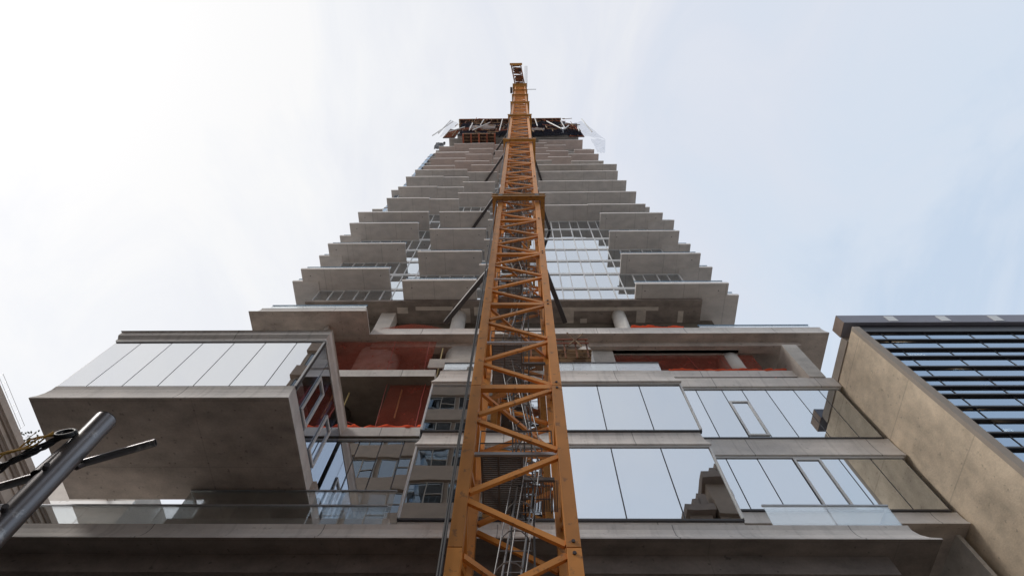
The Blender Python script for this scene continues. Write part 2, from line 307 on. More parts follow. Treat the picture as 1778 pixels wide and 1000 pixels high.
# window bays helper: panes between x positions on a plane Y, each its own object
def pane_row(Y, xs, z0, z1, gm='glass', frames=(), fm='alu', mull='anod', top='alu', gap=.022, bottomframe=True, thick=.03):
    for a, b in zip(xs[:-1], xs[1:]):
        p = box('window_pane', gm, T, a + gap, b - gap, Y, Y + thick, z0 + .02, z1 - .02)
        for fx0, fx1, fz0, fz1 in frames:
            if a - .01 <= fx0 < b - .01:
                f = MB(); w = .085
                f.box(fx0, fx0 + w, Y-.05, Y-.004, fz0, fz1); f.box(fx1 - w, fx1, Y-.05, Y-.004, fz0, fz1)
                f.box(fx0 + w, fx1 - w, Y-.05, Y-.004, fz0, fz0 + w); f.box(fx0 + w, fx1 - w, Y-.05, Y-.004, fz1 - w, fz1)
                f.build('sash', fm, p)
    for x in xs: box('mullion', mull, T, x - gap*1.0, x + gap*1.0, Y + .008, Y + .12, z0, z1)
    if bottomframe: box('sill_frame', mull, T, xs[0]-.02, xs[-1]+.02, Y - .02, Y + .12, z0 - .07, z0 - .001)
    if top: box('flashing', top, T, xs[0]-.02, xs[-1]+.05, Y - .045, Y + .1, z1, z1 + .075)
CX = [-3.86, -2.10, -.35, 1.42, 3.18, 4.96, 6.72]
pane_row(13.3, CX, 14.90, 18.26, 'glass')
pane_row(13.3, CX, 19.28, 22.40, 'glass')
MB().rings(-3.92, 6.80, 13.20, 22, COVE(18.34, 19.20, .14), 0, 0).build('floor_slab', ['fascia'], T)
MB().rings(-3.92, 6.80, 13.16, 22, COVE(22.48, 23.70, .22), 0, 0).build('floor_slab', ['fascia'], T)
for x in (-3.86, 6.72):
    for z0, z1 in ((14.9, 18.26), (19.28, 22.4)):
        box('corner_post', 'alu', T, x - .03, x + .03, 13.24, 13.295, z0, z1)
        s_ = -1 if x < 0 else 1
        box('window_pane', 'glass_side', T, x - .02, x + .02, 13.36, 15.0, z0, z1)
# right bay
RU = [6.82, 7.93, 9.11, 9.84, 11.10, 12.35, 13.50, 14.42]
pane_row(14.5, [6.82, 7.93, 9.11, 10.02, 11.10, 12.35, 13.50, 14.42], 20.40, 23.86, 'glass', frames=[(9.13, 10.0, 20.5, 22.9)])
pane_row(14.5, [6.82, 7.75, 8.93, 10.24, 11.30, 12.0, 13.2, 14.42], 16.54, 19.13, 'glass', frames=[(10.26, 11.28, 16.56, 19.1)])
MB().rings(6.82, 14.60, 14.40, 22, COVE(19.22, 20.33, .12), 0, 0, l=0, r=0).build('floor_slab', ['fascia'], T)
MB().rings(6.82, 14.60, 14.38, 15.3, [(23.95, 0), (24.7, 0.02)], 0, 0, l=0, r=0).build('parapet', ['fascia'], T)
# fin wall on the right
box('fin_wall', 'raw', T, 13.50, 14.25, 14.36, 17.9, 24.71, 27.85)
# recessed left part: slabs, glass
MB().rings(-10.4, -3.95, 13.6, 24, [(19.33, 0), (19.87, 0.003)], 0, 1).build('floor_slab', ['fascia', 'dark_in'], T)  # recess shade is put into the underside colour
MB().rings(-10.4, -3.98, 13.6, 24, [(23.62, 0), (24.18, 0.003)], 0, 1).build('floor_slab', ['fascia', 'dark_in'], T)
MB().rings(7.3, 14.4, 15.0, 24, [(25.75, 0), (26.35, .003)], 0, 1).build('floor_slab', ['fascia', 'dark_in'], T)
pane_row(13.75, [-7.25, -6.2, -5.35, -4.5, -3.95], 15.1, 19.24, 'glass', bottomframe=False)
# dark cores and floors inside
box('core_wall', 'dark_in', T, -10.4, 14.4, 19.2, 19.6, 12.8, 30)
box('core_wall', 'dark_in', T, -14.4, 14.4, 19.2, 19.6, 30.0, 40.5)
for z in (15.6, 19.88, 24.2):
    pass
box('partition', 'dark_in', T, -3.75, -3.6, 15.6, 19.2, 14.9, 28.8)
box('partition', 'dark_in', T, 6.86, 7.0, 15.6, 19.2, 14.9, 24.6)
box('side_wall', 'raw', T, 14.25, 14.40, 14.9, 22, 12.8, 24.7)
# second terrace slab
MB().rings(-8.30, 16.45, 14.2, 26, COVE(28.87, 29.72, .10), 0, 1, l=0).build('terrace_slab', ['fascia', 'soffit'], T)
MB().rings(-14.70, -8.305, 12.85, 21, COVE(28.99, 29.99, .28), 0, 1).build('terrace_slab', ['fascia', 'soffit'], T)
box('beam', 'soffit', T, -8.2, 14.9, 14.75, 15.2, 28.45, 28.869)
# piers, beams and columns between the terraces
box('beam', 'raw', T, 1.6, 11.6, 15.0, 15.5, 28.45, 29.0 - .135)
pb = T and [box('formwork_panel', 'raw', T, 5.0 + i * .55, 5.0 + i * .55 + .53, 14.955, 14.998, 28.43, 28.84) for i in range(12)]
box('pier', 'raw', T, 3.47, 4.85, 15.02, 15.9, 25.2, 28.44)
def column(x, y, r, z0, z1, m, n=24, name='column', par=T, sy=1.0):
    b = MB(); b.tube([(x, y, z0), (x, y, z1)], r, n)
    o = b.build(name, m, par, smooth=False)
    for p in o.data.polygons: p.use_smooth = len(p.vertices) == 4
    return o
def stadium(x0, x1, y0, y1, z0, z1, m, name='column'):
    r = (y1-y0)/2; ring = []
    for i in range(9): t = math.pi/2 + math.pi*i/8; ring.append((x0 + r + r*math.cos(t), (y0+y1)/2 + r*math.sin(t)))
    for i in range(9): t = -math.pi/2 + math.pi*i/8; ring.append((x1 - r + r*math.cos(t), (y0+y1)/2 + r*math.sin(t)))
    b = MB(); n = len(ring); b.v = [(x, y, z0) for x, y in ring] + [(x, y, z1) for x, y in ring]
    b.f = [(i, (i+1) % n, n+(i+1) % n, n+i) for i in range(n)] + [tuple(range(n))[::-1], tuple(range(n, 2*n))]; b.m = [0]*len(b.f)
    o = b.build(name, m, T)
    for p in o.data.polygons: p.use_smooth = len(p.vertices) == 4
    return o
stadium(-9.0, -6.7, 14.9, 16.3, 24.2, 28.85, 'white_col')
stadium(-4.15, -1.4, 14.7, 16.0, 23.71, 28.44, 'raw')
column(11.15, 15.75, .62, 26.35, 28.44, 'white_col')
column(3.3, 14.9, .42, 24.3, 28.0, 'white_col')
column(-8.5, 15.6, .5, 19.88, 23.6, 'dark_in')  # dim inner column, its shade painted into the colour
box('column', 'white_col', T, -10.6, -9.5, 18.3, 19.1, 29.98, 40.21)
column(-4.7, 18.6, .52, 29.73, 40.21, 'white_col')
column(7.25, 18.6, .52, 29.73, 40.21, 'white_col')
box('fascia_panel', 'raw', T, -4.6, -1.3, 14.2, 14.26, 25.4, 26.2)
# soffit under the tower with filler patches
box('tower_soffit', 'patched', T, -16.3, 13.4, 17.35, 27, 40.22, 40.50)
def patches(lst):
    for x0, x1, y0, y1 in lst: box('filler_patch', 'patch', T, x0, x1, y0 + .25, y1 + .25, 40.205, 40.219)
patches([(-9.4, -8.6, 17.6, 18.1), (-8.0, -5.2, 17.55, 17.85), (-4.6, -3.9, 17.7, 18.9), (-3.6, -2.6, 17.6, 18.3), (2.9, 10.2, 17.65, 17.95), (3.1, 3.9, 17.96, 19.3), (8.6, 9.3, 17.96, 19.4), (11.7, 12.1, 18.0, 19.2), (4.4, 4.9, 18.6, 19.0), (7.0, 7.5, 18.2, 18.8)])
# ---- the tower storeys
Z0, PIT = 40.56, 3.25
XL, XR, YF, YB = -16.4, 13.4, 18.0, 36.0
NF = 22
glz = [-16.4 + 1.03 * i for i in range(30)]; glz[-1] = 13.4
for i in range(1, 29): glz[i] += .10 if i % 2 else -.05
for k in range(NF + 1):
    z = Z0 + PIT * k
    MB().box(XL, XR, 17.93, YB, z - .02, z + .30).build('floor_slab', 'alu' if k < 13 else 'balc', T)
    if k >= 13: 
        continue
    fr = MB(); w = .035
    for i, x in enumerate(glz):
        ww = .05 if (i % 2) else .03
        fr.box(x - ww, x + ww, 17.95, 18.06, z + .301, z + PIT - .021)
        if i % 2 and i < 29:
            x1 = glz[i+1]
            fr.box(x + ww, x1 - .03, 17.955, 18.05, z + .302, z + .39); fr.box(x + ww, x1 - .03, 17.955, 18.05, z + PIT - .12, z + PIT - .022)
    fr.build('window_frame', 'alu', T)
    if k < 9:
        for i in range(29): box('window_pane', 'glass', T, glz[i] + .03, glz[i+1] - .03, 18.0, 18.02, z + .31, z + PIT - .03)
    else: MB().box(XL, XR, 18.0, 18.02, z + .302, z + PIT - .021).build('window_strip', 'glass', T)
for k in range(21):
    z = Z0 + PIT * k
    MB().box(XL, XL + .03, 18.1, YB, z + .31, z + PIT - .03).build('side_glazing', 'glass_nb', T)
    if k < 13: MB().box(XR - .03, XR, 18.1, YB, z + .31, z + PIT - .03).build('side_glazing', 'glass', T)
    if k > 6: MB().box(XL - .55, XL - .01, 18.0, 26, z + .29, z + PIT - .03).build('side_bay', 'glass_nb', T); MB().box(XL - .60, XL - .01, 17.97, 26, z - .02, z + .28).build('side_slab', 'trim', T)
box('core_wall', 'dark_in', T, -12, 9.5, 20.5, 33, 40.6, Z0 + PIT * 23)
for k in range(13, 23):
    z = Z0 + PIT * k
    for x in (-15.5, -9.5, -4, 1.5, 7, 12.4): column(x, 18.9, .3, z + .3, z + PIT - .02, 'raw', 10)
# balconies: storey, x0, x1, front
BALC = [(0, -8.92, -3.38, 15.85), (0, 8.47, 15.31, 16.2), (1, -17.71, -10.63, 16.13), (1, -3.37, -2.28, 15.85), (2, -8.84, -3.38, 15.85), (2, 8.44, 15.13, 16.16),
 (3, -17.59, -10.57, 16.17), (3, -3.37, -2.37, 15.88), (4, -8.79, -3.38, 15.85), (4, 8.39, 15.01, 16.18), (5, -17.43, -10.48, 16.16), (5, -3.37, -2.5, 15.9),
 (6, -17.40, -9.86, 15.9), (6, -8.72, -3.35, 15.93), (6, 8.35, 14.94, 16.2), (7, 2.57, 7.34, 16.15), (7, 7.36, 13.76, 16.08), (8, -15.77, -10.76, 16.0), (8, -10.74, -7.35, 16.17),
 (9, -7.75, -3.53, 16.22), (9, 2.09, 8.06, 16.24), (9, 8.08, 13.97, 16.22), (10, -15.73, -10.75, 16.13), (10, -10.73, -7.35, 16.25), (11, -7.77, -3.52, 16.3), (11, 2.28, 8.05, 16.28), (11, 8.07, 13.9, 16.26),
 (12, -15.96, -10.76, 16.2), (12, -10.74, -7.31, 16.32), (13, -15.22, -7.74, 15.9), (13, -7.71, -3.47, 16.3), (13, 1.2, 13.8, 16.3), (14, -14.5, -9.87, 15.95), (14, -7.43, -3.41, 15.9), (14, 1.2, 14.13, 15.95),
 (15, -10.22, -4.91, 15.9), (15, 2.2, 4.67, 15.9), (15, 7.68, 12.62, 16.04), (16, -14.46, -8.86, 16.02), (16, -4.42, -2.01, 16.1), (16, 4.24, 7.95, 15.95),
 (17, -9.14, -4.88, 15.98), (17, 2.36, 4.66, 16.0), (17, 7.73, 12.69, 16.1), (18, -14.56, -8.86, 16.18), (18, -4.45, -2.14, 16.0), (18, 4.24, 7.98, 16.08), (18, 8.98, 12.35, 15.9),
 (19, -9.12, -4.88, 16.1), (19, 2.52, 4.67, 16.05), (20, -4.72, -2.26, 15.95), (20, 4.19, 8.03, 16.15), (21, -12.44, -9.17, 16.2), (21, -9.14, -4.93, 16.17), (21, 2.67, 4.72, 16.2), (22, 3.35, 11.72, 16.2)]
BALC += [(21, -15.3, -12.46, 16.7), (20, -15.3, -9.0, 17.2)]
SIDE = [(1, -18.55, -16.42, 17.17), (3, -18.54, -16.42, 17.3), (5, -18.58, -16.42, 17.45), (0, 13.42, 16.17, 17.14), (2, 13.42, 16.26, 17.4), (4, 13.42, 16.2, 17.5), (6, 13.42, 16.22, 17.0),
 (8, 13.42, 15.0, 17.3), (8, -17.6, -16.42, 17.3), (11, -17.4, -16.42, 17.3)]
def balcony(k, x0, x1, y0, y1=17.925, rail=True, zl=0):
    z = Z0 + PIT * k + zl
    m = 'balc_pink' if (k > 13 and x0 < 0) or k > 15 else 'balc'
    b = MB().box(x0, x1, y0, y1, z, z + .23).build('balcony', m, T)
    MB().box(x0 - .014, x1 + .014, y0 - .016, y0 - .001, z + .02, z + .27).box(x0 - .014, x1 + .014, y0 - .001, y0 + .10, z + .231, z + .27).build('drip_edge', 'edge', b)
    if k <= 6 and y1 < 18:
        for x in (x0 + .7, x1 - .7): MB().tube([(x, y0 + .55, z - .012), (x, y0 + .55, z + .02)], .045, 10).build('drain', 'anod', b)
    if rail and k < 13:
        MB().box(x0 + .08, x1 - .08, y0 + .28, y0 + .295, z + .24, z + 1.25).build('glass_railing', 'rail_glass', b)
        MB().box(x0 + .06, x1 - .06, y0 + .26, y0 + .315, z + 1.25, z + 1.29).build('handrail', 'rail_blue', b)
for a in BALC: balcony(*a)
for a in SIDE: balcony(*a, y1=24.0, zl=-.035)
# ---- cantilevered box on the left
BX0, BX1, BY = -14.6, -6.86, 9.35
MB().rings(BX0, BX1, BY, 13.20, COVE(15.58, 16.42, .14), 0, 1).build('box_floor', ['fascia', 'soffit'], T)
MB().rings(BX0 - .04, BX1 + .0, BY - .02, 13.59, [(19.33, .12), (19.45, .12), (19.62, .05), (19.85, .05), (19.87, .0)], 0, 0).build('box_roof', ['fascia'], T)
bx = [-14.46] + [-13.53 + 1.115 * i for i in range(6)] + [-6.98]
pane_row(9.50, bx, 16.43, 19.28, 'glass_box', top='alu', bottomframe=False, gap=.016)
box('box_floor', 'soffit', T, -9.2, BX1 - .003, 13.204, 13.596, 15.585, 16.42)
# its right-hand side glazing
ys = [9.56, 10.35, 11.15, 11.95, 12.75, 13.6]
for i in range(5):
    p = box('window_pane', 'glass_side', T, -7.03, -7.0, ys[i] + .015, ys[i+1] - .015, 16.44, 19.28)
    if i in (1, 3):
        f = MB(); X = -6.995
        f.box(X, X+.05, ys[i]+.02, ys[i]+.10, 16.5, 18.4); f.box(X, X+.05, ys[i+1]-.10, ys[i+1]-.02, 16.5, 18.4)
        f.box(X, X+.05, ys[i]+.10, ys[i+1]-.10, 16.5, 16.58); f.box(X, X+.05, ys[i]+.10, ys[i+1]-.10, 18.32, 18.4)
        f.build('sash', 'alu', p)
for y in ys[1:-1]: box('mullion', 'anod', T, -7.1, -7.032, y - .02, y + .02, 16.43, 19.3)
box('corner_post', 'alu', T, -7.03, -6.97, 9.48, 9.55, 16.43, 19.3)
for i in range(5): box('window_pane', 'glass_side', T, -14.5, -14.47, ys[i] + .015, ys[i+1] - .015, 16.44, 19.28)
box('box_rear_wall', 'dark_in', T, -14.5, -9.2, 13.0, 13.15, 16.43, 19.3)
box('left_wall', 'raw', T, -10.6, -10.42, 13.7, 22, 13.6, 28.9)
# ---- balustrades
def balustrade(x0, x1, y, z0, z1, step, rm='galv', ends=()):
    b = MB(); 
    n = max(1, round((x1-x0)/step)); w = (x1-x0)/n
    o = box('balustrade', rm, T, x0 - .02, x1 + .02, y - .02, y + .045, z1, z1 + .045)
    for i in range(n): box('glass_panel', 'rail_glass', o, x0 + i*w + .01, x0 + (i+1)*w - .01, y, y + .018, z0, z1 - .002)
    for x, y1 in ends:
        box('glass_panel', 'rail_glass', o, x, x + .018, y + .03, y1, z0, z1 - .002); box('return_rail', rm, o, x - .02, x + .04, y + .05, y1, z1 + .002, z1 + .043)
balustrade(-21.5, -3.95, 12.20, 13.35, 14.27, 2.1)
balustrade(6.9, 10.45, 12.20, 13.40, 14.30, 1.8, ends=[(10.45, 14.2)])
balustrade(-10.5, -3.98, 12.78, 14.36, 15.50, 2.0, ends=[(-10.5, 13.5)])
balustrade(-3.6, 6.3, 13.5, 23.71, 24.58, 2.0, rm='anod', ends=[(6.3, 15.0)])
balustrade(-14.3, -8.85, 13.45, 30.0, 31.02, 2.0, rm='rail_blue')
balustrade(9.9, 16.0, 14.45, 29.73, 30.28, 2.0, rm='rail_blue')

# ------------------------------------------------------------------ debris nets
def sheet(label, x0, x1, z0, z1, y, m='rednet', lean=0.0, amp=.06, cut=None, name='debris_net', shear=0, group=None, seed=0, parts=True):
    nu, nv = 36, 14
    t = thing(name, label, 'net', group)
    def fn(u, v):
        X = x0 + (x1-x0)*u + shear*(1-v)
        Z = z0 + (z1-z0)*v
        top = 1 if not cut else cut(u)
        Z = z0 + (z1-z0)*v*top
        return (X, y + lean*(1-v) + amp*nz(X*.8+seed, Z*.5, 3) + amp*.12*nz(X*3, Z*1.4+seed, 1), Z)
    MB().grid(fn, nu, nv).build('netting', m, t, smooth=True)
    return t
def bunch(t, x0, x1, y, z, r, seed=0):
    """gathered net lying along the slab edge, as a wrinkled roll"""
    K = 44; n = 10; b = MB()
    def fn(u, v):
        X = x0 + (x1-x0)*u; a = v*2*math.pi
        rr = r*(.75 + .7*nz(X*2.3+seed, a*.7, 2) + .35*nz(X*7, a*2, seed))
        return (X, y + rr*1.2*math.cos(a), z + r*.5 + .10*nz(X*1.1+seed, 5) + rr*math.sin(a))
    b.grid(fn, K, n); b.build('gathered_edge', 'redbunch', t, smooth=True)
def rope(t, p, q, m='redrope', r=.013):
    pts = [Vector(p).lerp(Vector(q), i/8) + Vector((.03*nz(i, p[0]), .02*nz(i, 9), 0)) for i in range(9)]
    MB().tube(pts, r, 5).build('lacing_rope', m, t)
n1_ = sheet('red debris net across the upper left opening in front of a pale column', -10.4, -4.55, 24.2, 28.3, 14.35, seed=1, group='red debris nets')
bunch(n1_, -10.3, -4.5, 14.15, 24.20, .22, 1); rope(n1_, (-6.74, 14.30, 28.2), (-6.46, 14.2, 24.4)); rope(n1_, (-4.91, 14.3, 28.2), (-4.68, 14.2, 24.4))
n2_ = sheet('red debris net filling the lower left opening beside the mirrored bay, below the thin slab', -6.0, -3.9, 19.9, 23.58, 14.05, seed=2, group='red debris nets')
bunch(n2_, -8.9, -4.0, 13.82, 19.88, .20, 2); rope(n2_, (-6.15, 14.0, 23.6), (-5.9, 13.9, 20.1)); rope(n2_, (-4.42, 14.0, 23.6), (-4.3, 13.9, 20.1))
def tri(u): return max(.03, 1 - u*1.0)
n3_ = sheet('fallen red debris net slumped beside the glass box corner in the lower left opening', -8.6, -6.0, 19.9, 21.5, 14.0, cut=tri, seed=3, group='red debris nets', m='rednet')
rope(n3_, (-8.3, 14.0, 21.4), (-6.2, 13.9, 20.1))
n4_ = sheet('wide red debris net between the concrete pier and the pale round column at right', 4.95, 12.3, 25.5, 28.35, 15.25, seed=4, group='red debris nets')
bunch(n4_, 7.4, 13.3, 15.15, 26.37, .17, 4)
for a in (6.6, 8.7, 10.4): rope(n4_, (a, 15.2, 28.3), (a + .35, 15.15, 26.5))
n5_ = thing('debris_net', 'thin strip of bunched red net lying on the parapet under the right slab edge', 'net', 'red debris nets'); bunch(n5_, 8.6, 13.4, 14.6, 24.72, .10, 5)
n6_ = thing('debris_net', 'small heap of orange net at the round column under the tower, right', 'net', 'red debris nets'); bunch(n6_, 6.1, 9.0, 14.6, 29.95, .22, 6)
n7_ = sheet('thin red net strung between the two columns under the tower, left of the mast', -8.2, -4.4, 29.75, 30.9, 14.6, cut=lambda u: .45 + .5*math.sin(math.pi*u), seed=7, group='red debris nets')
# strap / lamp tubes seen inside
for i, (a, b, l) in enumerate((((-7.9, 14.4, 23.5), (-7.9, 14.6, 21.0), 'nearest the glass box'), ((-5.5, 14.3, 23.6), (-5.45, 14.4, 21.6), 'in front of the lower red net'), ((-4.2, 14.6, 28), (-4.15, 14.6, 25.2), 'left of the big rounded column'))):
    s = MB().beam(a, b, .05).build('hanging_strap', 'yellow', None); tag(s, 'pale yellow strap hanging in the opening, ' + l, 'strap', 'yellow straps in the openings')

# ------------------------------------------------------------------ formwork and nets at the tower top
def lattice(label, x0, x1, y0, y1, z0, z1, n, m1='wood', m2='formred', group='formwork tables on the tower top'):
    t = thing('formwork_table', label, 'formwork', group)
    box('deck', 'ply', t, x0, x1, y0, y1, z1 - .25, z1)
    for i in range(n):
        y = y0 + (y1-y0-.3)*i/max(1, n-1); box('joist', m1, t, x0, x1, y + .02, y + .16, z1 - .62, z1 - .252)
    k = 5
    for i in range(k):
        x = x0 + (x1-x0-.3)*i/(k-1); box('stringer', m2, t, x, x + .28, y0, y1, z1 - 1.0, z1 - .622)
    return t
lattice('tan and orange timber formwork table under the left black net, tower top', -11.3, -4.9, 15.0, 18.4, 112.5, 114.2, 6)
lattice('dark brown formwork deck overhanging the roof edge left of the crane mast', -14.0, -2.3, 14.6, 18.5, 131.5, 134.8, 5, 'rust', 'wood')
lattice('dark brown formwork deck overhanging the roof edge right of the crane mast', 1.6, 9.0, 14.6, 18.5, 131.5, 134.8, 5, 'rust', 'wood')
lattice('small brown formwork deck at the right end of the tower top', 9.2, 12.0, 15.0, 18.5, 125.2, 127.5, 4, 'rust', 'ply')
def wallform(label, x0, x1, y, z0, z1, m='ply', ny=7):
    t = thing('formwork_screen', label, 'formwork', 'formwork screens on the tower top')
    box('sheet', m, t, x0, x1, y, y + .12, z0, z1)
    n = max(2, int((z1-z0)/1.1))
    for i in range(n): box('waler', 'rust' if i % 2 else 'formred', t, x0 + .1, x1 - .1, y - .14, y - .002, z0 + (z1-z0)*(i+.4)/n, z0 + (z1-z0)*(i+.4)/n + .16)
    for i in range(max(2, int((x1-x0)/1.4))):
        x = x0 + .3 + i*1.4; box('stud', 'wood', t, x, x + .12, y - .26, y - .142, z0 + .2, z1 - .2)
wallform('dark formwork screen with red walers on the highest storey, left of the mast', -12.6, -2.4, 16.0, 122, 131.2)
wallform('dark formwork screen with red walers on the highest storey, right of the mast', 1.8, 8.6, 16.0, 122, 131.2)
wallform('brown formwork screen at the far left corner of the tower top', -15.0, -12.7, 15.6, 112.5, 124)
wallform('brown formwork screen at the far right corner of the tower top', 9.2, 12.2, 15.8, 113.6, 124.5)
box('floor_slab', 'balc', T, -14.5, 11.5, 16.6, YB, 118.2, 118.6); box('floor_slab', 'balc', T, -13.5, 10, 16.6, YB, 124.6, 125)
box('core_wall', 'dark_in', T, -14.0, 11.0, 18.6, 33, Z0 + PIT*23 + .01, 131)
def drape(label, x0, x1, za, zb, ya, yb, m, sag, seed, name='safety_net', group='black nets at the tower top'):
    t = MB().grid(lambda u, v: (x0 + (x1-x0)*u, ya + (yb-ya)*v + .35*nz(u*4+seed, v*3), za + (zb-za)*v - sag*math.sin(math.pi*v) * (.7 + .6*nz(u*3, seed)) - .9*abs(nz(u*5+seed, 1))), 26, 10).build(name, m, None, smooth=True)
    tag(t, label, 'net', group)
drape('black net sagging below the roof deck on the left of the mast', -12.5, -2.2, 121.5, 126.5, 15.0, 14.6, 'blacknet', 2.2, 1)
drape('black net hanging under the left deck in a second fold', -12.3, -2.6, 114.5, 119.5, 15.5, 15.2, 'blacknet', 1.8, 2)
drape('grey tarpaulin slung across the black net on the left', -10.5, -5.2, 119.2, 122.4, 14.8, 14.5, 'greynet', 1.0, 3, 'tarpaulin', 'grey tarpaulins at the tower top')
drape('black net sagging below the roof deck on the right of the mast', 1.9, 9.3, 121.5, 127.5, 15.0, 14.6, 'blacknet', 2.5, 4)
drape('lower black net bulging over the top balcony on the right', 1.6, 11.8, 114.2, 119.8, 15.6, 15.1, 'blacknet', 1.9, 5)
drape('grey tarpaulin beside the mast on the right, below the black net', 1.7, 4.6, 116.8, 118.6, 14.9, 14.7, 'greynet', .6, 6, 'tarpaulin', 'grey tarpaulins at the tower top')
drape('dark bundle of net slung at the far left corner above the balconies', -16.4, -14.6, 109.5, 113.5, 17.2, 16.6, 'blacknet', 1.2, 7)
def corner(label, pts, seed):
    P_ = [Vector(p) for p in pts]; A, B, C, D = P_
    o = MB().grid(lambda u, v: (A.lerp(B, u).lerp(D.lerp(C, u), v) + Vector((0, .3*nz(u*3+seed, v*3), -.8*math.sin(math.pi*u)*math.sin(math.pi*v)))), 14, 14).build('safety_net', 'whitenet', None, smooth=True)
    tag(o, label, 'net', 'white outrigger nets')
corner('pale mesh net stretched on poles at the upper left corner of the tower', [(-15.75, 14.8, 133.0), (-13.2, 14.8, 128.5), (-14.6, 15.4, 118), (-15.7, 15.6, 110.5)], 1)
corner('pale mesh net stretched on poles at the upper right corner of the tower', [(13.3, 14.9, 131.0), (11.3, 14.9, 127.5), (11.7, 15.6, 114.5), (15.4, 15.5, 108.0)], 2)
corner('lower flap of pale mesh net hanging below the right corner outrigger', [(15.4, 15.5, 107.9), (12.9, 15.6, 109.5), (13.0, 16.5, 99.5), (14.1, 16.3, 98.5)], 3)
PO = [((-13.8, 14.6, 101.5+12), (-11.4, 14.5, 119.5)), ((-10.0, 14.5, 114.4), (-10.2, 14.4, 125)), ((-9.4, 14.5, 114.5), (-6.6, 14.4, 125.5)), ((-8.3, 14.4, 121), (-8.2, 14.4, 131)), ((-4.1, 14.4, 113), (-4.1, 14.4, 132)), ((-15.7, 14.7, 112), (-15.75, 14.7, 133.2)),
      ((3.3, 14.4, 119), (3.1, 14.4, 132)), ((7.8, 14.4, 114.8), (5.5, 14.4, 127)), ((8.6, 14.5, 116), (8.5, 14.4, 127.5)), ((8.4, 14.5, 114.8), (9.6, 14.4, 119.5)), ((11.0, 14.6, 112.5), (11.4, 14.5, 119.5)), ((13.4, 14.7, 112), (13.55, 14.7, 133)), ((-16.6, 14.9, 110.5), (-15.0, 14.7, 131))]
PL = ['leaning at the lower left of the tower top', 'upright before the orange formwork table', 'leaning across the grey tarpaulin', 'upright left of centre under the roof deck', 'long and upright just left of the mast', 'carrying the left pale net',
      'upright just right of the mast', 'leaning left over the right black net', 'upright near the right end of the roof deck', 'short and leaning right over the lower black net', 'short at the right corner screen', 'carrying the right pale net', 'bracing the left pale net']
for (a, b), l in zip(PO, PL): tag(MB().tube([a, b], .11, 6).build('scaffold_pole', 'white', None), 'pale scaffold pole ' + l, 'pole', 'poles holding the nets')

rc = random.Random(5); cl_ = MB(); cl2 = MB()
for i in range(90):
    x = rc.choice([rc.uniform(-14, -2.4), rc.uniform(1.8, 11)]); z = rc.uniform(113.5, 134); y = 14.35 + rc.uniform(0, .6)
    if x > 9.2 or x < -12.7: z = rc.uniform(112, 124)
    a = rc.gauss(0, .12) + (math.pi/2 if rc.random() < .4 else 0); l = rc.uniform(.5, 2.4)
    (cl_ if i % 3 else cl2).beam((x, y, z), (x + l*math.cos(a), y + rc.uniform(-.2, .3), z + l*math.sin(a)*1.6), rc.uniform(.07, .16))
tag(cl_.build('loose_timber', 'wood', None, kind='stuff'), 'loose brown timbers and bars cluttering the tower top', 'timber')
tag(cl2.build('loose_brackets', 'formred', None, kind='stuff'), 'scattered red brackets and beams on the tower top', 'brackets')

# ------------------------------------------------------------------ tower crane
C = thing('tower_crane', 'orange lattice tower crane rising in front of the skyscraper, tied to it by black struts', 'crane', None, (0, 0, 0))
XC, HW, YC = -.17, 1.28, 10.05         # mast centre x, half width, centre y
A0, A1 = XC - HW, XC + HW; B0, B1 = YC - HW, YC + HW
SEC = 5.66; BASE = 4.0; CH = .28
chord_m = MB()
for x in (A0, A1 - CH):
    for y in (B0, B1 - CH):
        chord_m.box(x, x + CH, y, y + CH, .012, SEC - .012)
        for z in (.0, SEC): pass
chord_me = chord_m.mesh('chords', 'orange')
def face_brace(x_or_y, which):
    """zigzag lacing of one face: list of (p, q)"""
    segs = []; h = SEC / 4
    i0, i1 = (A0 + CH, A1 - CH) if which in 'fb' else (B0 + CH, B1 - CH)
    for j in range(4):
        a, b = (i1, i0) if j % 2 == 0 else (i0, i1)
        if which in 'bl': a, b = (i0, i1) if j % 2 == 0 else (i1, i0)
        z0, z1 = h * j + .13, h * (j + 1) - .13
        segs.append((a, z0, b, z1))
    out_ = []
    for a, z0, b, z1 in segs:
        if which in 'fb': out_.append(((a, x_or_y, z0), (b, x_or_y, z1)))
        else: out_.append(((x_or_y, a, z0), (x_or_y, b, z1)))
    return out_
faces = {'f': B0 + .10, 'b': B1 - .10, 'l': A0 + .10, 'r': A1 - .10}
brace_me = []; lace = MB()
for w_, c_ in faces.items():
    for p, q in face_brace(c_, w_):
        brace_me.append(MB().beam(p, q, .09, .13).mesh('diagonal_brace', 'orange')); lace.beam(p, q, .09, .13)
horiz_me = []
for (p, q) in (((A0+CH, B0+.12, 0), (A1-CH, B0+.12, 0)), ((A0+CH, B1-.12, 0), (A1-CH, B1-.12, 0)), ((A0+.12, B0+CH, 0), (A0+.12, B1-CH, 0)), ((A1-.12, B0+CH, 0), (A1-.12, B1-CH, 0))):
    horiz_me.append(MB().beam(p, q, .15, .20).mesh('horizontal_brace', 'orange')); lace.beam(p, q, .15, .2)
xb = MB().beam((A0+CH, B0+CH, .02), (A1-CH, B1-CH, .02), .09, .12); cross_me = xb.mesh('cross_brace', 'orange')
lace_me = lace.mesh('lacing', 'orange')
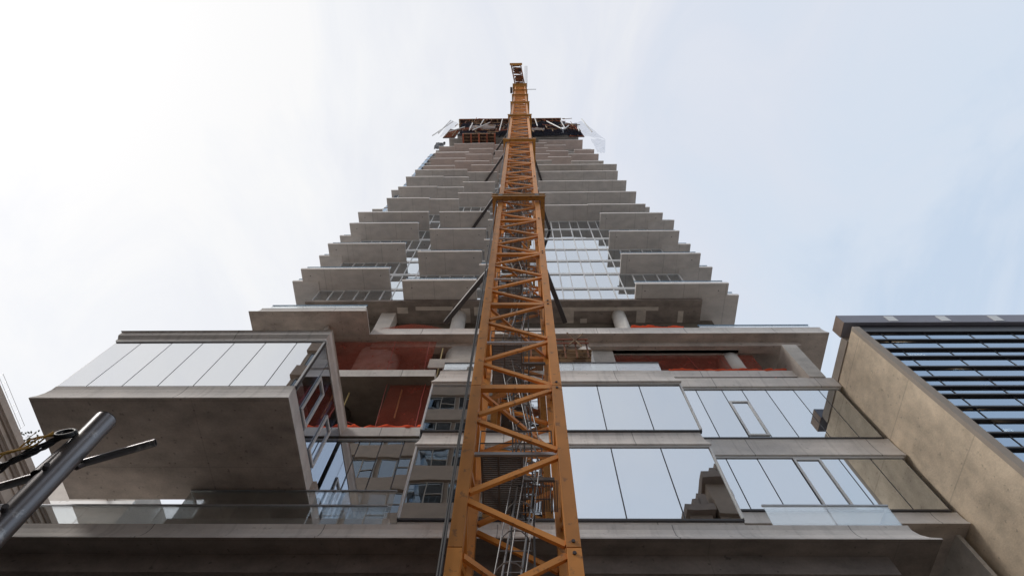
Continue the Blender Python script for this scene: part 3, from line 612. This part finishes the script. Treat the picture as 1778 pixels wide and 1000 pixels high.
# grating platform (bars), hand rails, ladder with hoops
gp = MB(); zg = 3.15
for i in range(30): y = B0 + .45 + i*.062; gp.box(A0 + .42, XC + .15, y, y + .040, zg, zg + .035)
for x in (A0 + .42, XC - .45, XC + .13): gp.box(x, x + .05, B0 + .4, B1 - .35, zg - .06, zg - .001)
grate_me = gp.mesh('grating', 'grate')
gp = MB()
for i in range(22): x = XC + .2 + i*.04; gp.box(x, x + .02, B0 + 1.2, B1 - .35, zg, zg + .03)
gp.box(XC + .18, A1 - .32, B0 + 1.12, B0 + 1.19, zg - .06, zg + .04)
grate2_me = gp.mesh('grating', 'grate')
rail_me = []
for yy in (B0 + .4, B1 - .35):
    rl = MB()
    for h in (.45, .95): rl.tube([(A0 + .36, yy, zg + h), (A1 - .36, yy, zg + h)], .018, 5)
    for x in (A0 + .37, XC, A1 - .37): rl.tube([(x, yy, zg - .05), (x, yy, zg + .95)], .018, 5)
    rail_me.append(rl.mesh('guard_rail', 'grate'))
toe_me = MB().beam((A0 + .2, B0 + .30, zg - .1), (A1 - .2, B0 + .30, zg - .1), .07, .10).mesh('platform_bearer', 'galv')
def ladder(x0, x1, y0, y1, m):
    L_ = MB(); z0, z1 = zg + .04 - SEC*.0, zg + SEC + .9
    P = Vector((x0, y0, z0)); Q = Vector((x1, y1, z1)); d = Q - P
    for s in (-.2, .2): L_.tube([P + Vector((s, 0, 0)), Q + Vector((s, 0, 0))], .024, 6)
    n = 24
    for i in range(n): c = P + d * ((i+.5)/n); L_.tube([c + Vector((-.2, 0, 0)), c + Vector((.2, 0, 0))], .013, 4, cap=False)
    for i in range(7):
        c = P + d * ((i+1.5)/8)
        pts = [c + Vector((.36*math.cos(t)*1.0, -.62*math.sin(t), 0)) for t in [math.pi*j/8 for j in range(9)]]
        pts = [c + Vector((.2, 0, 0))] + pts + [c + Vector((-.2, 0, 0))]
        L_.tube(pts, .016, 5)
    for t in (.15, .5, .85):
        a = math.pi*t; o_ = Vector((.36*math.cos(a), -.62*math.sin(a), 0)); L_.tube([P + d*.2 + o_, Q - d*.07 + o_], .014, 5)
    return L_.mesh('ladder', m)
lad_me = [ladder(XC - .45, XC + .35, 10.3, 10.1, 'ladder'), ladder(XC + .5, XC - .3, 10.2, 10.4, 'ladder')]
bolt = MB()
for z in (.14, SEC - .14):
    bolt.tube([(A1 - CH/2, B0 + .01, z), (A1 - CH/2, B0 - .028, z)], .038, 8)
bolt_me = bolt.mesh('bolts', 'steel_dk')
base = MB()
for x in (A0, A1 - CH):
    for y in (B0, B1 - CH): base.box(x, x + CH, y, y + CH, 0.3, BASE - .02)
base.build('mast_base', 'orange', C); box('footing', 'raw', C, A0 - .8, A1 + .8, B0 - .8, B1 + .8, .001, .3)
NS = 26
for k in range(NS):
    z = BASE + SEC * k
    s_ = link('mast_section', chord_me, C, (0, 0, z))
    if k < 18:
        for me in brace_me: link('diagonal_brace', me, s_)
        for me in (horiz_me if k > 1 else []): link('horizontal_brace', me, s_)
        link('cross_brace', cross_me, s_)
        link('grating', grate_me, s_); link('grating', grate2_me, s_); link('guard_rail', rail_me[0], s_); link('guard_rail', rail_me[1], s_); link('platform_bearer', toe_me, s_); link('ladder', lad_me[k % 2], s_)
        if k < 8: link('bolts', bolt_me, s_)
    else: link('lacing', lace_me, s_, kind='stuff'); link('grating', grate_me, s_); link('ladder', lad_me[k % 2], s_)
# collars and tie struts
CZ = [36.3, 60.1, 82.8, 103.2, 120.2, 134.2]
for i, z in enumerate(CZ):
    cl = MB(); x0, x1, y0, y1 = XC - 1.62, XC + 1.62, 8.42, 12.75; h = .62; w = .26
    cl.box(x0, x1, y0, y0 + w, z - h/2, z + h/2); cl.box(x0, x1, y1 - w, y1, z - h/2, z + h/2)
    cl.box(x0, x0 + w, y0 + w, y1 - w, z - h/2 + .002, z + h/2 - .002); cl.box(x1 - w, x1, y0 + w, y1 - w, z - h/2 + .002, z + h/2 - .002)
    co_ = cl.build('tie_collar', 'orange_dk', C)
    MB().box(x0 - .06, x1 + .06, y0 - .05, y0 - .002, z + h/2 - .10, z + h/2 + .02).box(x0 - .06, x1 + .06, y0 - .05, y0 - .002, z - h/2 - .02, z - h/2 + .10).build('flange', 'orange_dk', co_)
    MB().box(A0 + .02, A0 + .28, y0 - .03, y0 - .051, z - .2, z + .2).box(A1 - .28, A1 - .02, y0 - .03, y0 - .051, z - .2, z + .2).build('clamp_plate', 'steel_dk', co_)
    if i < 5:
        dz = .9 if i == 0 else .0
        ye = 17.6 if i == 0 else 17.9
        a_ = MB().beam((x0 + .15, y1, z), (-5.35, ye, z + dz), .30, .34); a_.build('tie_strut', 'steel_dk', C)
        a_ = MB().beam((x1 - .15, y1, z), (3.0, ye, z + dz), .30, .34); a_.build('tie_strut', 'steel_dk', C)
        for xx in (x0 + .15, x1 - .15): box('strut_bracket', 'orange_dk', C, xx - .22, xx + .22, y1 + .002, y1 + .45, z - .3, z + .3)
# hoist ropes down the left chord
MB().tube([(A0 - .10, B0 - .06 + .02*math.sin(i), i*4.0 + .2) for i in range(36)], .028, 6).build('power_cable', 'cable', C)
MB().tube([(A0 - .045 + .02*math.sin(i*1.3), B0 - .10, i*4.0 + .2) for i in range(32)], .022, 6).build('power_cable', 'cable', C)
for dx, dy in ((-.12, .55), (.22, .68), (.42, .45)):
    MB().tube([(XC + dx + .02*math.sin(i*1.9), YC + dy, i*3.0 + .3) for i in range(24)], .024, 6).build('power_cable', 'cable', C)
# slewing platform, counter jib, counterweights, luffing jib
ZT = BASE + SEC * NS
sp = MB().box(XC - 1.5, XC + 1.5, 8.6, 11.6, ZT + .01, ZT + .9).box(XC - 1.9, XC + 1.7, 8.2, 12.0, ZT + 2.2, ZT + 2.9); sp.tube([(XC, 10.05, ZT + .9), (XC, 10.05, ZT + 2.2)], 1.35, 20)
sp.build('slewing_platform', 'orange_dk', C)
cjp = MB(); o0 = Vector((XC, 9.0, ZT + 3.4)); o1 = Vector((-1.25, 3.7, ZT + 3.6)); sd_ = Vector((1.15, -.15, 0))
for s in (-1, 1): cjp.beam(o0 + sd_*s, o1 + sd_*s, .30, .5)
for i in range(7): c = o0.lerp(o1, (i+.5)/7); cjp.beam(c - sd_, c + sd_, .16, .2); 
for i in range(6): a = o0.lerp(o1, (i+.5)/7); b = o0.lerp(o1, (i+1.5)/7); cjp.beam(a + sd_*(1 if i % 2 else -1), b - sd_*(1 if i % 2 else -1), .09, .09)
cjp.build('counter_jib', 'rust', C)
dk = MB()
for i in range(9):
    a = o0.lerp(o1, i/9); b = o0.lerp(o1, (i+.72)/9); dk.beam(a + Vector((0, 0, .2)), b + Vector((0, 0, .2)), 1.9, .06)
for i in range(9): box('deck_plate', 'rust', C, *[v for v in ((lambda c: (c.x - .95, c.x + (.1 if i % 3 == 0 else .95)))(o0.lerp(o1, (i+.4)/9)))], *((lambda c: (c.y - .19, c.y + .19))(o0.lerp(o1, (i+.4)/9))), ZT + 3.72, ZT + 3.78)
box('counterweight', 'orange_dk', C, -2.75, .35, 3.45, 3.95, ZT + 2.9, ZT + 5.2)
box('winch', 'steel_dk', C, -1.6, .2, 4.6, 5.6, ZT + 3.8, ZT + 5)
box('winch', 'rust', C, -1.3, .5, 6.5, 7.8, ZT + 3.8, ZT + 5.4)
gw = MB()
for i in range(22): y = 4.2 + i*.22; gw.box(.9, 1.6, y, y + .06, ZT + 3.3, ZT + 3.36)
gw.box(1.58, 1.64, 4.2, 9.2, ZT + 3.3, ZT + 4.4); gw.build('walkway', 'galv', C)
cab = MB().box(XC - 2.5, XC - 1.95, 9.0, 10.4, ZT + .2, ZT + 2.0); cab.build('operator_cab', 'steel_dk', C)
MB().tube([(XC + 1.7, 9.6, ZT + 1.5), (XC + 4.0, 9.6, ZT + 1.5)], .06, 6).build('side_outrigger', 'steel_dk', C)
jb = MB(); j0 = Vector((XC, 10.6, ZT + 3.2)); j1 = Vector((XC + .2, 17.5, ZT + 42))
for dx in (-.75, .75):
    for dy in (-.6, .6): jb.beam(j0 + Vector((dx, dy, 0)), j1 + Vector((dx, dy, 0)), .14)
for i in range(24):
    a = j0.lerp(j1, i/24); b = j0.lerp(j1, (i+1)/24)
    for dy in (-.6, .6): jb.beam(a + Vector((-.75 if i % 2 else .75, dy, 0)), b + Vector((.75 if i % 2 else -.75, dy, 0)), .08)
jb.build('luffing_jib', 'orange', C)

# ------------------------------------------------------------------ right-hand neighbour
NB = thing('neighbour_building', 'tan stuccoed party wall building with black louvred glass front at the right', 'building')
NX, NY, NZ = 14.66, 11.7, 24.75
box('party_wall', 'stucco', NB, NX, NX + .4, NY + .02, 24, 0, NZ - .4)
box('corner_trim', 'trim', NB, NX - .012, NX + .30, NY - .16, NY + .018, 0, NZ - .4)
rp = MB().box(NX - .15, 44, NY - .16, NY + .6, NZ + .0, NZ + .72); rp.build('roof_cap', 'cap', NB)
box('cap_end', 'beige_dk', NB, NX - .17, NX - .152, NY - .15, NY + .6, NZ - .02, NZ + .70)
box('coping', 'trim', NB, NX - .05, NX + .4, NY + .601, 24, NZ - .398, NZ + .1)
for i in range(6): 
    x = 16.6 + 2.35*i; box('cap_bracket', 'alu', NB, x, x + .42, NY - .18, NY - .162, NZ + .1, NZ + .6)
box('roof', 'trim', NB, NX + .41, 44, NY + .6, 24, NZ - .2, NZ - .01)
box('core', 'dark_in', NB, NX + .45, 44, 13.4, 23.8, 0, NZ - .25)
zr = [24.07, 23.32, 22.54, 21.9, 21.1, 20.34, 19.70, 19.16, 18.41, 17.67, 16.95, 16.2, 15.4, 14.6, 13.8, 13.0, 12.2, 11.4]
for i, z in enumerate(zr):
    d_ = .07
    MB().box(NX + .32, 44, NY - d_, NY + .10, z - .04, z + .035).build('louvre_fin', 'fin', NB)
    zn = zr[i+1] if i+1 < len(zr) else z - .8
    if i < 14:
        xs = [NX + .31] + [15.75 + 1.87*j for j in range(10 if i < 12 else 6)]
        for a, b in zip(xs[:-1], xs[1:]): box('window_pane', 'glass_nb', NB, a + .03, b - .03, NY + .03, NY + .05, zn + .10, z - .08)
        for x in xs: box('mullion', 'fin', NB, x - .018, x + .018, NY + .01, NY + .08, zn + .055, z - .045)
box('lintel', 'fin', NB, NX + .32, 44, NY + .0, NY + .4, 24.17, NZ - .02)
box('lower_wall', 'brown', NB, NX + .41, 44, NY + .06, NY + .4, 0, 11.2)
for y in (17.2, 17.7, 18.3): MB().tube([(NX - .10, y, 0), (NX - .10, y, NZ - .3)], .075, 8).build('downpipe', 'fin', NB)
for i, (px_, pz) in enumerate(((17.6, 22.7), (20.6, 20.0), (19.3, 16.6))):
    pass
lampm = bpy.data.materials.new('lamp_glow'); lampm.use_nodes = True; q_ = lampm.node_tree.nodes['Principled BSDF']; q_.inputs['Emission Color'].default_value = (1, .72, .45, 1); q_.inputs['Emission Strength'].default_value = 9.0; M['lamp'] = lampm
for (x, z, w, l) in ((16.5, 22.67, .40, 'long warm lamp behind the upper louvred windows of the right building'), (17.65, 20.32, .16, 'round warm lamp behind the middle louvred windows of the right building'), (16.4, 17.59, .12, 'small warm lamp behind the lower louvred windows of the right building')):
    tag(MB().tube([(x - w, 12.1, z), (x + w, 12.1, z)], .10, 8).build('ceiling_lamp', 'lamp', None), l, 'lamp', 'lit lamps inside the right building')

# ------------------------------------------------------------------ left neighbour across the side street
LB = thing('stone_building', 'old beige stone building with moulded cornice at the far left edge', 'building')
LX, LZ = -26.0, 25.4
box('wall', 'beige', LB, LX - 14, LX - .55, -20, 25, 0, LZ - 1.1)
for i, (dx, z0, z1, m) in enumerate(((0, LZ - .35, LZ, 'beige'), (-.10, LZ - .50, LZ - .352, 'beige_dk'), (-.22, LZ - .68, LZ - .502, 'beige'), (-.34, LZ - .86, LZ - .682, 'beige_dk'), (-.46, LZ - 1.1, LZ - .862, 'beige'))):
    box('cornice', m, LB, LX - 14, LX + dx, -20.4 + i*.05, 25.4 - i*.05, z0, z1)
box('band_course', 'beige_dk', LB, LX - .55, LX - .40, -20, 25, LZ - 4.9, LZ - 4.5)
for j, zz in enumerate((LZ - 4.0, LZ - 8.6)):
    for i in range(9):
        y = -6 + i*3.3; w_ = MB().box(LX - .548, LX - .50, y, y + 1.5, zz, zz + 2.0).build('window', 'glass_nb', LB)
        MB().box(LX - .552, LX - .44, y - .14, y - .002, zz - .1, zz + 2.1).box(LX - .552, LX - .44, y + 1.502, y + 1.64, zz - .1, zz + 2.1).box(LX - .552, LX - .42, y - .14, y + 1.64, zz + 2.101, zz + 2.25).build('window_surround', 'beige_dk', w_)
rg = MB()
for i in range(8):
    y = 15.0 + i*.45; rg.tube([(LX - .5, y, LZ), (LX - .5, y, LZ + .8)], .010, 4)
for h in (.3, .55, .8): rg.tube([(LX - .5, 15.0, LZ + h), (LX - .5, 18.2, LZ + h)], .010, 4)
tag(rg.build('roof_railing', 'galv', None), 'thin wire railing on the beige roof edge at far left', 'railing')
def shrub(name, label, cx_, cy_, cz_, s, n, seed):
    rnd = random.Random(seed); t = thing(name, label, 'shrub', 'roof shrubs at the left', (cx_, cy_, cz_)); b = MB(); st = MB()
    for i in range(n):
        a = rnd.uniform(0, 6.28); r = s*rnd.random()**.5; h = rnd.uniform(.25, 1.4)*s; x, y = r*math.cos(a), r*math.sin(a)
        if i % 9 == 0: st.tube([(0, 0, 0), (x*.4, y*.4, h*.5), (x, y, h)], .02, 4)
        d1 = Vector((rnd.gauss(0, 1), rnd.gauss(0, 1), rnd.gauss(0, 1))).normalized()*.10; d2 = d1.orthogonal().normalized()*.05
        p = Vector((x, y, h)); k0 = len(b.v); b.v += [tuple(p - d1), tuple(p + d2), tuple(p + d1), tuple(p - d2)]; b.f.append((k0, k0+1, k0+2, k0+3)); b.m.append(0)
    b.build('foliage', 'leaf', t); st.build('stem', 'wood', t)
shrub('roof_shrub', 'sparse leafy shrub on the beige roof edge beside the black cables', -26.6, 19.0, LZ, .7, 110, 1)
# pale low building behind on the left
PB = thing('rear_building', 'pale plain building glimpsed below the glass box at the left', 'building')
box('wall', 'white_col', PB, -44, -24.5, 26.0, 40, 0, 31.0); box('parapet', 'white', PB, -44.1, -24.4, 25.9, 26.2, 28.4, 28.9)
shrub('roof_shrub', 'low green shrub on the pale wall under the left corner of the glass box', -26.2, 25.7, 28.9, .7, 90, 3)

# ------------------------------------------------------------------ buildings behind the camera (seen mirrored in the glass)
def slab_block(label, x0, x1, y1, h, floors, m, group=None, zmin=14, bw=3.4):
    t = thing('brick_apartment_block', label, 'building', group)
    box('wall', m, t, x0, x1, y1 - 14, y1 - .3, 0, h - .2)
    fh = h / floors
    wm = MB().box(0, bw - .5, 0, .03, 0, fh*.52).mesh('window', 'glass_dk')
    fm_ = MB().box(-.06, 0, -.02, .10, -.06, fh*.52 + .06).box(bw - .5, bw - .44, -.02, .10, -.06, fh*.52 + .06).box(0, bw - .5, -.02, .10, fh*.52, fh*.52 + .06).box(0, bw - .5, -.02, .10, -.06, 0).box(bw*.42, bw*.42 + .08, .031, .10, 0, fh*.52).box(bw*.42 + .08, bw - .5, .031, .10, fh*.22, fh*.22 + .06).mesh('window_frame', 'trim')
    for f in range(floors):
        z = f*fh
        MB().box(x0 - .05, x1 + .05, y1 - .3, y1 + .05, z, z + fh*.40).build('spandrel', m, t)
        if z < zmin: continue
        n = int((x1 - x0 - .6)/bw)
        for i in range(n):
            w_ = link('window', wm, t, (x0 + .5 + i*bw, y1 - .22, z + fh*.43)); link('window_frame', fm_, w_)
    for i in range(4):
        f_ = (i * .27 + .12) % 1; xx = x0 + (x1-x0)*f_; box('roof_stack', 'beige_dk', t, xx, xx + .35 + .2*i, y1 - 1.8, y1 - .4, h + .5, h + 1.2 + (i*.6) % 1.7)
    box('cornice', 'beige_dk', t, x0 - .3, x1 + .3, y1 - 14, y1 + .3, h - .2, h + .5)
slab_block('brown apartment block across the street, seen mirrored in the glass left of the crane', -20.7, .5, -8.0, 58.5, 13, 'brown', zmin=24)
slab_block('lower stepped brown block across the street, mirrored at the corner of the middle bay', 15.9, 18.2, -8.0, 41.0, 10, 'brown', zmin=24)
slab_block('short brown wing across the street, mirrored beside the middle bay corner', 13.5, 15.3, -8.0, 37.2, 9, 'brown', zmin=24)

# ------------------------------------------------------------------ scaffold pieces beside the mast
sf = thing('scaffold_platform', 'timber and rusty steel scaffold platform on the slab right behind the crane mast', 'scaffold')
for i in range(7): box('plank', 'wood', sf, .2, 3.4, 13.6 + i*.2, 13.6 + i*.2 + .17, 26.0, 26.06)
for i in range(6): x = .4 + i*.55; box('post', 'rust', sf, x, x + .07, 13.55, 13.62, 25.2, 27.0)
for z in (26.5, 26.9): box('ledger', 'formred', sf, .2, 3.3, 13.50, 13.548, z, z + .07)
MB().beam((2.2, 13.45, 26.1), (3.1, 13.45, 27.4), .06).beam((2.9, 13.45, 26.1), (2.3, 13.45, 27.5), .06).build('brace', 'wood', sf)

# ------------------------------------------------------------------ foreground pole
FP = thing('steel_pole', 'thick weathered steel pole standing close at the lower left corner', 'pole', None, (-2.21, 2.11, 0))
p0 = Vector((-2.499, 2.02, 4.391)); p1 = Vector((-2.443, 2.039, 3.57)); dd = (p1 - p0); pb_ = p0 + dd * (4.391 / .821)
FP.location = pb_
MB().tube([Vector((0, 0, 0)), p0 - pb_], .061, 28, smooth_ := 0).build('tube', 'pipe', FP) if False else None
t_ = MB().tube([Vector((0, 0, 0)), (p0 - pb_)*.999], .061, 28, cap=False); t_.tube([p0 - pb_ - Vector((0, 0, .5)), p0 - pb_], .052, 28, cap=False)
o = t_.build('tube', 'pipe', FP, smooth=True)
rim = MB(); ax = (p0 - pb_).normalized(); a_ = ax.orthogonal().normalized(); c_ = ax.cross(a_); P0 = p0 - pb_
for i in range(28):
    t = 2*math.pi*i/28; u = a_*math.cos(t) + c_*math.sin(t); rim.v += [tuple(P0 + u*.061), tuple(P0 + u*.052)]
for i in range(28): rim.f.append((2*i, 2*((i+1) % 28), 2*((i+1) % 28)+1, 2*i+1)); rim.m.append(0)
rim.build('rim', 'pipe', FP)
for z in (3.62, 3.9): 
    c = p0.lerp(pb_, 1 - z/4.391) - pb_
    MB().tube([c + Vector((.0, -.06, 0)), c + Vector((.02, -.09, 0))], .014, 10).build('bolt', 'steel_dk', FP)
q0 = Vector((-2.135, 2.087, 4.261)); q1 = Vector((-2.576, 2.205, 4.258)); q2 = Vector((-2.857, 2.174, 3.994))
q_d = (q2 - q0); qe = q0 + q_d * 1.5
tp = thing('scaffold_tube', 'thin grey steel tube crossing behind the thick pole', 'tube', None, q0)
t_ = MB().tube([Vector((0, 0, 0)), qe - q0], .0225, 16, cap=False); t_.tube([Vector((0, 0, 0)), (qe - q0)*.2], .018, 16, cap=False); t_.build('tube', 'pipe', tp, smooth=True)
rim = MB(); ax = (q0 - qe).normalized(); a_ = ax.orthogonal().normalized(); c_ = ax.cross(a_)
for i in range(16):
    t = 2*math.pi*i/16; u = a_*math.cos(t) + c_*math.sin(t); rim.v += [tuple(u*.0225), tuple(u*.018)]
for i in range(16): rim.f.append((2*i, 2*((i+1) % 16), 2*((i+1) % 16)+1, 2*i+1)); rim.m.append(0)
rim.build('rim', 'pipe', tp)
MB().tube([q0 + q_d*.46 - q0 + Vector((0, 0, -.02)), q0 + q_d*.46 - q0 + Vector((0, -.02, -.07))], .014, 8).build('clamp_bolt', 'steel_dk', tp)
# bundle of black cables and yellow rope hanging from the pole
def squig(a, b, sag, n, ph, amp):
    a = Vector(a); b = Vector(b)
    return [a.lerp(b, i/n) + Vector((amp*math.sin(i*1.1+ph), amp*math.cos(i*.9+ph), -sag*math.sin(math.pi*i/n) + amp*math.sin(i*.7+ph*2))) for i in range(n+1)]
A_ = (-2.56, 1.96, 4.16); B_ = (-2.98, 2.06, 3.84); D_ = (-3.35, 2.1, 3.60)
cb = thing('cable_bundle', 'tangled black cables tied to the thick pole at the left edge', 'cable')
for i in range(6): MB().tube(squig(A_, B_, .02 + .012*i, 14, i*1.3, .012) , .007, 6).build('cable', 'cable', cb, smooth=True)
for i in range(5): MB().tube(squig(B_, D_, .03 + .01*i, 14, i*1.7, .018), .008, 6).build('cable', 'cable', cb, smooth=True)
for c, r in (((-2.555, 1.95, 4.17), .045), ((-2.84, 2.02, 3.97), .05), ((-2.93, 2.04, 3.90), .045)):
    c = Vector(c)
    for j in range(2): MB().tube([c + Vector((r*math.cos(t), .012*j + .3*r*math.sin(t), r*math.sin(t))) for t in [i*math.pi/8 for i in range(17)]], .010, 6).build('cable_loop', 'cable', cb, smooth=True)
yr = thing('yellow_rope', 'yellow rope knotted around the black cables at the left edge', 'rope')
for i in range(3): MB().tube(squig((-2.60, 1.94, 4.15), (-2.90, 1.98, 3.88), -.03 + .03*i, 14, i*2.0, .010), .005, 5).build('strand', 'rope', yr, smooth=True)
for i in range(2): MB().tube(squig((-2.90, 1.98, 3.88), (-2.99, 1.97, 3.60), 0, 10, i, .006), .007, 5).build('strand', 'rope', yr, smooth=True)
for i in range(3): 
    c = Vector((-2.88 - .012*i, 1.97, 3.895 - .01*i)); MB().tube([c + Vector((.03*math.cos(t), .02*math.sin(t), .022*math.sin(t))) for t in [j*math.pi/6 for j in range(13)]], .006, 5).build('knot', 'rope', yr, smooth=True)
